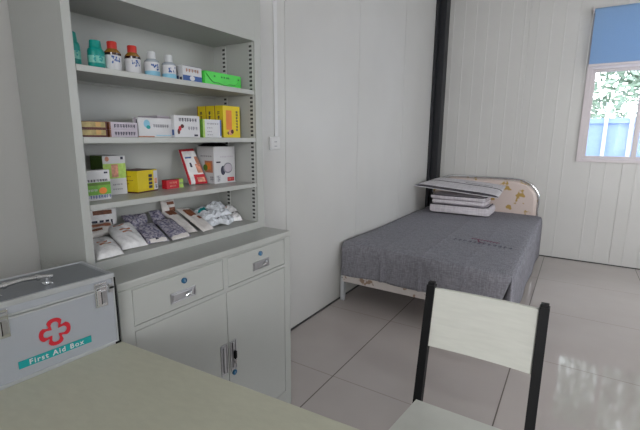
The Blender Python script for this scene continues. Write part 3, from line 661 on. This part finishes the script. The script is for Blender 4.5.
# ------------------------------------------------------------------ boxes on the shelves
def carton(name, x, y, z, wd, dp, h, body, label, cat='medicine box', rz=0, front=(), left=(), top=(), side=None, group=None, bev=0.0008):
    """carton whose front lower left corner is at (x, y, z); width along y, depth towards the wall; rz turns it.
    front/left = decals (a0,b0,a1,b1,material[,kind]) in 0..1 face coordinates"""
    T = Matrix.Translation((x, y, z)) @ Matrix.Rotation(rz, 4, 'Z')
    f = MB(); f.box((-dp, 0, 0), (0, wd, h), body, bev)
    e = 0.0004
    def rect(face, a0, b0, a1, b1, k, off=e):
        if face == 'front': f.poly([(off, a0 * wd, b0 * h), (off, a1 * wd, b0 * h), (off, a1 * wd, b1 * h), (off, a0 * wd, b1 * h)], k)
        elif face == 'left': f.poly([(-dp + a0 * dp, -off, b0 * h), (-dp + a1 * dp, -off, b0 * h), (-dp + a1 * dp, -off, b1 * h), (-dp + a0 * dp, -off, b1 * h)], k)
        else: f.poly([(-a0 * dp, b0 * wd, h + off), (-a1 * dp, b0 * wd, h + off), (-a1 * dp, b1 * wd, h + off), (-a0 * dp, b1 * wd, h + off)], k)
    rn = random.Random(hash(label) % 1000 if False else sum(map(ord, label)))
    for face, ds in (('front', front), ('left', left), ('top', top)):
        for i, d in enumerate(ds):
            a0, b0, a1, b1, k = d[:5]; off = e + 0.00015 * i
            if len(d) > 5 and d[5][0] == 't':      # a line of n printed characters made of strokes
                n = int(d[5][1:]); vert = (b1 - b0) * h > (a1 - a0) * wd
                for c in range(n):
                    for s in range(4):
                        if vert: p0 = b0 + (b1 - b0) * (c + 0.1) / n; q0 = (b1 - b0) * 0.8 / n; u0, uq = a0, a1 - a0; v0, vq = p0, q0
                        else: u0 = a0 + (a1 - a0) * (c + 0.1) / n; uq = (a1 - a0) * 0.8 / n; v0, vq = b0, b1 - b0
                        if s % 2: rect(face, u0 + uq * rn.uniform(0, .3), v0 + vq * rn.uniform(0, .8), u0 + uq, v0 + vq * 1.0 if False else v0 + vq * rn.uniform(0.8, 1), k, off) if False else rect(face, u0, v0 + vq * (0.1 + 0.2 * s + 0.05), u0 + uq, v0 + vq * (0.1 + 0.2 * s + 0.22), k, off)
                        else: t = rn.uniform(0, 0.75); rect(face, u0 + uq * t, v0, u0 + uq * (t + 0.22), v0 + vq, k, off)
            elif len(d) > 5 and d[5] == 'disc':
                n = 14; cx, cy = (a0 + a1) / 2, (b0 + b1) / 2
                if face == 'front': f.poly([(off, (cx + (a1 - a0) / 2 * math.cos(2 * PI * q / n)) * wd, (cy + (b1 - b0) / 2 * math.sin(2 * PI * q / n)) * h) for q in range(n)], k)
                else: f.poly([(-dp + (cx + (a1 - a0) / 2 * math.cos(2 * PI * q / n)) * dp, -off, (cy + (b1 - b0) / 2 * math.sin(2 * PI * q / n)) * h) for q in range(n)], k)
            else: rect(face, a0, b0, a1, b1, k, off)
    if side:
        rect('left', 0, 0, 1, 1, side)
    o = f.build(name); o.location = (x, y, z); o.rotation_euler = (0, 0, rz)
    return tag(o, label, cat, group)
# top shelf
gT = 'things on the top cabinet shelf'
ZA, ZB, ZD = 1.5475, 1.3365, 1.1275
carton('medicine_box', -1.315, 1.094, ZA, 0.094, 0.045, 0.062, 'white', 'white box with a blue lower band between the bottle and green case', front=[(0, 0, 1, 0.42, 'bluep'), (0.35, 0.12, 0.62, 0.42, 'white', 'disc'), (0.15, 0.62, 0.85, 0.82, 'pinkbrown', 't5'), (0, 0.97, 1, 1, 'greyp')], left=[(0.1, 0, 0.5, 0.38, 'bluep'), (0.6, 0.1, 0.9, 0.3, 'ink')])
# green clasp case
gc = thing('plastic_case', 'bright green flat case with a scalloped flap at the right of the top shelf', 'case', (-1.315, 1.205, ZA))
f = MB(); f.box((-0.05, 0, 0), (0, 0.212, 0.058), 'green_b', 0.006); f.build('case_body', gc, True)
f = MB(); n = 24; up = []; lo = []
for i in range(n + 1):
    t = i / n; y = 0.006 + 0.200 * t; lo.append((y, 0.012 + 0.030 * (abs(2 * t - 1)) ** 3 + 0.003 * math.cos(t * 6 * PI)))
for i in range(n):
    (a, za), (b, zb) = lo[i], lo[i + 1]
    f.add([(0.001, a, za), (0.001, b, zb), (0.001, b, 0.054), (0.001, a, 0.054), (0.004, a, za), (0.004, b, zb), (0.004, b, 0.054), (0.004, a, 0.054)], [(4, 5, 6, 7), (0, 1, 5, 4), (3, 2, 6, 7), (0, 1, 2, 3)], 'green_b')
f.build('flap', gc)
f = MB(); 
for i in range(n):
    (a, za), (b, zb) = lo[i], lo[i + 1]
    f.poly([(0.0012, a, za - 0.0025), (0.0012, b, zb - 0.0025), (0.0012, b, zb), (0.0012, a, za)], 'green_d')
for y in (0.045, 0.085, 0.10, 0.115, 0.125, 0.185): f.box((0.004, y, 0.036), (0.0046, y + 0.008, 0.043), 'green_d')
tag(f.build('printed_mark', gc), 'dark green marks')
# second shelf
for i, z in enumerate((ZB, ZB + 0.0245)):
    carton('medicine_box', -1.295, 0.682, z, 0.081, 0.06, 0.024, 'gold', 'thin gold and maroon box, %s of the pair at the left of the second shelf' % ('lower', 'upper')[i], front=[(0, 0, 1, 0.22, 'maroon'), (0.55, 0.3, 0.75, 0.9, 'goldhi'), (0, 0.92, 1, 1, 'maroon'), (0.94, 0, 1, 1, 'maroon')], group='thin gold boxes')
    carton('medicine_box', -1.295, 0.772, z, 0.100, 0.06, 0.024, 'mauve', 'thin white box with dark lettering, %s of the pair beside the gold boxes' % ('lower', 'upper')[i], front=[(0.15, 0.25, 0.92, 0.72, 'ink', 't8'), (0, 0, 0.04, 1, 'brown')], left=[(0, 0, 1, 1, 'brown')], group='thin white boxes')
carton('medicine_box', -1.310, 0.884, ZB, 0.142, 0.030, 0.068, 'white', 'white box with a teal round emblem and grey lettering on the second shelf', front=[(0.16, 0.48, 0.34, 0.90, 'skyp', 'disc'), (0.23, 0.42, 0.35, 0.62, 'teal', 'disc'), (0.42, 0.5, 0.9, 0.68, 'greyp', 't7'), (0.0, 0.0, 0.45, 0.06, 'pinkbrown'), (0.5, 0.08, 0.95, 0.12, 'skyp')], left=[(0.35, 0, 0.7, 1, 'mauve'), (0.7, 0.6, 0.9, 0.9, 'ink')])
carton('medicine_box', -1.352, 0.995, ZB, 0.055, 0.12, 0.080, 'mauve', 'pale box mostly hidden behind the teal emblem box', left=[(0.4, 0.1, 0.7, 0.5, 'greyp')])
carton('medicine_box', -1.295, 1.026, ZB, 0.122, 0.020, 0.083, 'white', 'white box with a dark title and red-brown arc picture on the second shelf', front=[(0.16, 0.72, 0.88, 0.88, 'ink', 't7'), (0.10, 0.14, 0.20, 0.40, 'maroon', 'disc'), (0.14, 0.30, 0.26, 0.52, 'red', 'disc'), (0.22, 0.42, 0.36, 0.60, 'maroon', 'disc'), (0.5, 0.34, 0.9, 0.5, 'greyp', 't4'), (0.75, 0.06, 0.9, 0.14, 'ink')], left=[(0.2, 0.1, 0.8, 0.35, 'bluep')])
carton('medicine_box', -1.295, 1.165, ZB, 0.100, 0.022, 0.073, 'white', 'small white box with green left side and blue right edge before the yellow boxes', front=[(0, 0, 0.09, 1, 'lime'), (0.92, 0.1, 1, 1, 'bluep'), (0.2, 0.72, 0.85, 0.8, 'greyp', 't6'), (0.2, 0.5, 0.5, 0.56, 'greyp', 't3'), (0.2, 0.3, 0.45, 0.36, 'greyp', 't3'), (0.2, 0.12, 0.5, 0.18, 'greyp', 't3')], left=[(0, 0, 1, 1, 'green_c')])
for i, (x, y, nm) in enumerate(((-1.330, 1.312, 'foremost'), (-1.384, 1.310, 'middle'), (-1.438, 1.309, 'rearmost'))):
    carton('medicine_box', x, y, ZB, 0.105, 0.051, 0.138, 'yellow', 'tall yellow box with dark lettering, %s of the row of three' % nm, front=[(0.16, 0.25, 0.50, 0.86, 'orange'), (0.74, 0.2, 0.87, 0.86, 'ink', 't7'), (0.28, 0.08, 0.55, 0.26, 'salmon', 'disc'), (0.42, 0.12, 0.60, 0.26, 'maroon', 'disc'), (0.18, 0.08, 0.30, 0.20, 'maroon', 't1')], left=[(0.35, 0.42, 0.62, 0.84, 'ink', 't3'), (0, 0, 0.08, 1, 'brown')], group='yellow boxes')
# third shelf
carton('medicine_box', -1.425, 0.812, ZD, 0.084, 0.085, 0.142, 'white', 'tall green and white box at the back behind the white-topped green box', front=[(0, 0.42, 1, 0.80, 'lime'), (0.35, 0.45, 0.65, 0.78, 'salmon'), (0.1, 0.86, 0.28, 0.98, 'pinkbrown', 'disc'), (0.35, 0.12, 0.8, 0.16, 'greyp', 't5'), (0.35, 0.24, 0.8, 0.28, 'greyp', 't5'), (0.78, 0.90, 0.9, 0.97, 'ink')], left=[(0, 0, 1, 1, 'green_s')], rz=-0.04)
carton('medicine_box', -1.345, 0.695, ZD, 0.092, 0.045, 0.100, 'white', 'white-topped box with green, orange and dark blue lower bands, nearest left', front=[(0, 0.18, 1, 0.60, 'green_c'), (0, 0.0, 0.1, 0.2, 'green_c'), (0.12, 0.50, 1.0, 0.58, 'green_s'), (0.1, 0.06, 1, 0.17, 'bluep', 't9'), (0.55, 0.2, 0.85, 0.42, 'orange', 'disc'), (0.1, 0.30, 0.5, 0.38, 'white', 't6'), (0.15, 0.62, 0.9, 0.70, 'ink', 't7'), (0.78, 0.88, 0.92, 0.94, 'ink')], left=[(0, 0, 1, 0.5, 'green_c')])
# yellow box seen on its corner
o = carton('medicine_box', -1.385, 0.916, ZD, 0.108, 0.095, 0.084, 'yellow', 'squat yellow box turned on its corner on the third shelf', rz=0.25, front=[(0, 0, 1, 0.06, 'maroon'), (0.54, 0.16, 0.72, 0.29, 'ink'), (0.54, 0.33, 0.72, 0.46, 'ink'), (0.54, 0.50, 0.72, 0.63, 'ink'), (0.54, 0.67, 0.72, 0.80, 'ink'), (0.80, 0.06, 1, 0.95, 'white'), (0.83, 0.35, 0.96, 0.6, 'salmon'), (0.86, 0.12, 0.97, 0.3, 'ink', 't2')], left=[(0, 0, 1, 0.06, 'maroon'), (0.25, 0.72, 0.7, 0.77, 'brown', 't5'), (0.25, 0.55, 0.8, 0.59, 'brown', 't5'), (0.25, 0.4, 0.6, 0.44, 'brown', 't4')], top=[(0, 0, 1, 1, 'maroon')])
carton('medicine_box', -1.405, 1.058, ZD, 0.062, 0.03, 0.036, 'red', 'small red box with white lettering beside the squat yellow box', front=[(0.2, 0.55, 0.8, 0.8, 'salmon', 't4'), (0.25, 0.2, 0.75, 0.4, 'salmon', 't4')], top=[(0, 0, 1, 1, 'maroon')])
carton('medicine_box', -1.412, 1.123, ZD, 0.024, 0.03, 0.036, 'lime', 'tiny pale yellow box at the right end of the small red box', front=[(0.1, 0.4, 0.9, 0.6, 'greyp', 't2')])
pad('packet', (-1.435, 1.198, ZD + .003), (-1.415, 1.284, ZD + .003), (-1.488, 1.272, 1.286), (-1.500, 1.200, 1.282), 0.012, 'bag_white', [(0.3, 0.02, 1.0, 0.26, 'red'), (0.45, 0.05, 0.9, 0.17, 'salmon'), (0.6, 0.30, 1.0, 0.55, 'salmon'), (0, 0.90, 1, 1, 'red'), (0.75, 0.55, 1.0, 0.75, 'pinkbrown'), (0.15, 0.70, 0.55, 0.76, 'bluep'), (0, 0, 0.06, 1, 'red'), (0.94, 0, 1, 0.5, 'red'), (0.3, 0.45, 0.42, 0.6, 'ink')], 'red and white foil packet leaning against the big white carton', 'packet', None, 26, 24, 0.08, 31, power=8)
carton('product_box', -1.392, 1.306, ZD, 0.128, 0.115, 0.168, 'white', 'big white carton picturing a grey gadget at the right of the third shelf', 'box', rz=-0.05, front=[(0.30, 0.22, 0.52, 0.48, 'ink', 'disc'), (0.42, 0.26, 0.86, 0.56, 'greyp', 'disc'), (0.47, 0.30, 0.84, 0.53, 'mauve', 'disc'), (0.10, 0.56, 0.30, 0.60, 'ink'), (0.28, 0.70, 0.9, 0.745, 'mauve', 't8'), (0.60, 0.04, 0.92, 0.15, 'red'), (0.64, 0.07, 0.88, 0.12, 'salmon', 't3'), (0.08, 0.05, 0.28, 0.22, 'greyp', 't4')], left=[(0.45, 0.30, 0.92, 0.62, 'pinkbrown'), (0.5, 0.38, 0.8, 0.57, 'orange'), (0.35, 0.34, 0.62, 0.52, 'green_s', 'disc'), (0.75, 0.06, 0.95, 0.2, 'greyp', 't3'), (0.2, 0.72, 0.9, 0.76, 'greyp', 't6')])
pad('slab', (-1.495, 1.312, ZD + .1695), (-1.405, 1.320, ZD + .1695), (-1.415, 1.420, ZD + .1695), (-1.495, 1.415, ZD + .1695), 0.012, 'black', [], 'flat black pouch lying on the big white carton', 'slab', None, 12, 12, 0.1, 33)  # thin black rounded sheet on top of the big carton

# ------------------------------------------------------------------ bottles
def bottle(name, label, cat, x, y, r, h, body_prof, body_mat, bands, cap_prof, cap_mat, flat=1.0, group=gT):
    t = thing(name, label, cat, (x, y, ZA), 0, group)
    f = MB(); f.lathe([(a * r, b * h) for a, b in body_prof], body_mat, flat=flat); f.build('bottle_body', t, True)
    for z0, z1, k in bands[:1]:
        f = MB(); f.lathe([(r * 1.0, z0 * h), (r * 1.015, z0 * h), (r * 1.015, z1 * h), (r, z1 * h)], k, flat=flat)
        for z2, z3, k2 in bands[1:]:
            f.lathe([(r * 1.0, z2 * h), (r * 1.025, z2 * h), (r * 1.025, z3 * h), (r, z3 * h)], k2, flat=flat)
        rn = random.Random(int(y * 1000))
        for i in range(14):
            a = rn.uniform(-0.75, 0.25); z = rn.uniform(0.25, 0.46) * h; w_ = rn.uniform(0.08, 0.2)
            f.poly([(r * 1.03 * flat * math.cos(a), r * 1.03 * math.sin(a), z), (r * 1.03 * flat * math.cos(a + w_), r * 1.03 * math.sin(a + w_), z), (r * 1.03 * flat * math.cos(a + w_), r * 1.03 * math.sin(a + w_), z + 0.006), (r * 1.03 * flat * math.cos(a), r * 1.03 * math.sin(a), z + 0.006)], 'bluep' if k != 'teal_label' else 'teal')
        f.build('bottle_label', t, True)
    f = MB(); f.lathe([(a * r, b * h) for a, b in cap_prof], cap_mat, flat=flat)
    f.build('cap', t, True)
    return t
tealp = [(0.9, 0), (1, 0.03), (1, 0.60), (0.93, 0.68), (0.72, 0.74)]
for x, y, h, r, lb in ((-1.335, 0.697, 0.101, 0.025, 'teal disinfectant bottle half hidden behind the left cabinet upright'), (-1.335, 0.772, 0.090, 0.026, 'teal disinfectant bottle, full view, left of the red-capped bottles')):
    bottle('medicine_bottle', lb, 'bottle', x, y, r, h, tealp, 'teal_plastic', [(0.22, 0.46, 'teal_label')], [(0.70, 0.73), (0.76, 0.75), (0.72, 0.80), (0.66, 0.98), (0.55, 1.0)], 'teal_plastic', 0.8)
for x, y, lb in ((-1.335, 0.828, 'brown bottle with red cap and white label, left one, next to teal bottle'), (-1.335, 0.900, 'brown bottle with red cap and white label, right one, next to clear bottle')):
    bottle('medicine_bottle', lb, 'bottle', x, y, 0.025, 0.096, [(0.9, 0), (1, 0.03), (1, 0.60), (0.97, 0.66), (0.6, 0.76), (0.55, 0.80)], 'amber', [(0.0, 0.54, 'white'), (0.54, 0.62, 'amber_dark')], [(0.55, 0.74), (0.60, 0.745), (0.62, 0.97), (0.55, 1.0)], 'red_cap')
for x, y, lb in ((-1.335, 0.975, 'clear bottle with white cap and blue label, left of its twin'), (-1.335, 1.048, 'clear bottle with white cap and blue label, right one, by the boxes')):
    bottle('medicine_bottle', lb, 'bottle', x, y, 0.0255, 0.090, [(0.9, 0), (1, 0.03), (1, 0.58), (0.9, 0.66), (0.5, 0.73), (0.48, 0.78)], 'clear', [(0.05, 0.58, 'white'), (0.05, 0.24, 'skyp')], [(0.50, 0.70), (0.56, 0.72), (0.54, 0.97), (0.47, 1.0)], 'cap_white')

# ------------------------------------------------------------------ first aid box
BR = math.radians(3.4)
# local frame: +x outwards (towards the room), y along the length (0 at the far end, negative towards the camera)
fa = thing('first_aid_box', 'silver aluminium first aid box with a red cross on the pale table', 'first aid box', (-1.072, 0.612, 0.7505), -BR)
L, Dp, Hh, S = 0.325, 0.185, 0.209, 0.172
f = MB(); f.box((-Dp, -L, 0), (0, 0, S - 0.001), 'aluminium', 0.002); f.build('box_body', fa)
f = MB(); f.box((-Dp, -L, S + 0.001), (0, 0, Hh), 'aluminium', 0.004); f.box((-Dp + 0.014, -L + 0.014, Hh), (-0.014, -0.014, Hh + 0.0006), 'alu_top'); lid = f.build('lid', fa)
f = MB()
for z0, z1 in ((0.0, 0.010), (Hh - 0.012, Hh + 0.002)):
    f.box((-0.006, -L - 0.002, z0), (0.002, 0.002, z1), 'alu_edge', 0.0015); f.box((-Dp - 0.002, -L - 0.002, z0), (-Dp + 0.006, 0.002, z1), 'alu_edge', 0.0015)
    f.box((-Dp, -0.006, z0), (0, 0.002, z1), 'alu_edge', 0.0015); f.box((-Dp, -L - 0.002, z0), (0, -L + 0.006, z1), 'alu_edge', 0.0015)
for y0, y1 in ((-0.006, 0.002), (-L - 0.002, -L + 0.006)): f.box((-0.006, y0, 0), (0.002, y1, Hh), 'alu_edge', 0.0015)
f.box((0.0, -L, S - 0.006), (0.0015, 0, S - 0.001), 'alu_edge'); f.box((0.0, -L, S + 0.001), (0.0015, 0, S + 0.006), 'alu_edge')
tag(f.build('edge_trim', fa), 'bright aluminium edge strips')
f = MB()
f.box((0.0021, -0.0015, 0), (0.0028, 0.0028, Hh - 0.01), 'black'); f.box((-0.02, 0.0021, 0.0), (0.0028, 0.0028, Hh - 0.01), 'black'); f.box((-0.01, -0.012, -0.0), (0.004, 0.004, 0.006), 'black', 0.001)
tag(f.build('corner_piece', fa), 'black corner strip')
for yc in (-0.040, -0.268):
    f = MB(); f.box((0.001, yc - 0.016, S - 0.047), (0.005, yc + 0.016, S + 0.022), 'chrome', 0.0015)
    f.box((0.005, yc - 0.013, S - 0.044), (0.010, yc - 0.002, S + 0.004), 'chrome', 0.002); f.box((0.005, yc - 0.004, S - 0.038), (0.007, yc + 0.013, S - 0.002), 'steel', 0.002)
    f.tube([(0.008, yc - 0.014, S + 0.010), (0.008, yc + 0.014, S + 0.010)], 0.005, 'chrome', 10); f.box((0.0055, yc - 0.001, S - 0.04), (0.0075, yc + 0.001, S - 0.005), 'black')
    tag(f.build('latch', fa), 'chrome latch')
f = MB(); f.box((0.001, -0.017, S - 0.014), (0.004, -0.006, S + 0.012), 'steel', 0.001); f.tube([(0.005, -0.016, S), (0.005, -0.005, S)], 0.003, 'black', 8); f.build('hinge', fa)
# handle on the lid
hc = -0.200; hxm = -0.055
f = MB()
for s in (-1, 1):
    f.box((hxm - 0.012, hc + s * 0.055 - 0.010, Hh + 0.0006), (hxm + 0.012, hc + s * 0.055 + 0.010, Hh + 0.004), 'chrome', 0.001)
    f.tube([(hxm, hc + s * 0.055, Hh + 0.004), (hxm, hc + s * 0.055, Hh + 0.022)], 0.005, 'chrome', 10)
f.tube([(hxm, hc - 0.068, Hh + 0.018), (hxm, hc - 0.05, Hh + 0.022), (hxm, hc, Hh + 0.026), (hxm, hc + 0.05, Hh + 0.022), (hxm, hc + 0.068, Hh + 0.018)], [0.006, 0.006, 0.0055, 0.006, 0.006], 'chrome', 10)
for s in (-1, 1): f.tube([(hxm, hc + s * 0.040, Hh + 0.0225), (hxm, hc + s * 0.032, Hh + 0.0235)], 0.0085, 'chrome', 10)
tag(f.build('handle', fa, True), 'chrome carrying handle')
# red cross outline: cross with broad rounded arms
def cross_pts(R_, a):
    arm = [(a, -a), (a * 1.05, -a * 0.92), (R_ * 0.72, -a * 1.15), (R_ * 0.80, -a * 1.05), (R_ * 0.90, -a * 0.85), (R_ * 0.97, -a * 0.5), (R_, 0)]
    arm = arm + [(x, -y) for x, y in arm[::-1][1:]]
    p = []
    for q in range(4):
        c_, s_ = round(math.cos(q * PI / 2)), round(math.sin(q * PI / 2))
        for x, y in arm[:-1]: p.append((x * c_ - y * s_, x * s_ + y * c_))
    return p
co = cross_pts(0.0365, 0.0150); ci = cross_pts(0.0270, 0.0078)
cy_, cz_ = -0.160, 0.098
f = MB()
for i in range(len(co)):
    j = (i + 1) % len(co)
    f.poly([(0.0022, cy_ + co[i][0], cz_ + co[i][1]), (0.0022, cy_ + co[j][0], cz_ + co[j][1]), (0.0022, cy_ + ci[j][0], cz_ + ci[j][1]), (0.0022, cy_ + ci[i][0], cz_ + ci[i][1])], 'red')
    f.poly([(0.0008, cy_ + co[i][0], cz_ + co[i][1]), (0.0008, cy_ + co[j][0], cz_ + co[j][1]), (0.0022, cy_ + co[j][0], cz_ + co[j][1]), (0.0022, cy_ + co[i][0], cz_ + co[i][1])], 'red')
tag(f.build('cross_emblem', fa), 'red outlined cross')
f = MB(); f.box((0.0005, -0.245, 0.034), (0.0022, -0.076, 0.053), 'teal'); ban = tag(f.build('banner', fa), 'teal banner reading First Aid Box')
cu = bpy.data.curves.new('lettering', 'FONT'); cu.body = 'First Aid Box'; cu.size = 0.0185; cu.extrude = 0.0002; cu.offset = 0.0004; cu.space_character = 1.24; cu.space_word = 1.1; cu.align_x = 'CENTER'; cu.align_y = 'CENTER'
to = bpy.data.objects.new('t', cu); C.objects.link(to); bpy.context.view_layer.update()
me = bpy.data.meshes.new_from_object(to.evaluated_get(bpy.context.evaluated_depsgraph_get())); bpy.data.objects.remove(to)
me.transform(Matrix.Translation((0.0026, -0.160, 0.0432)) @ Matrix(((0, 0, 1, 0), (1, 0, 0, 0), (0, 1, 0, 0), (0, 0, 0, 1))))
me.materials.clear(); me.materials.append(M['white']); me.name = 'lettering'
lo_ = bpy.data.objects.new('lettering', me); C.objects.link(lo_); lo_.parent = ban; tag(lo_, 'white words First Aid Box')
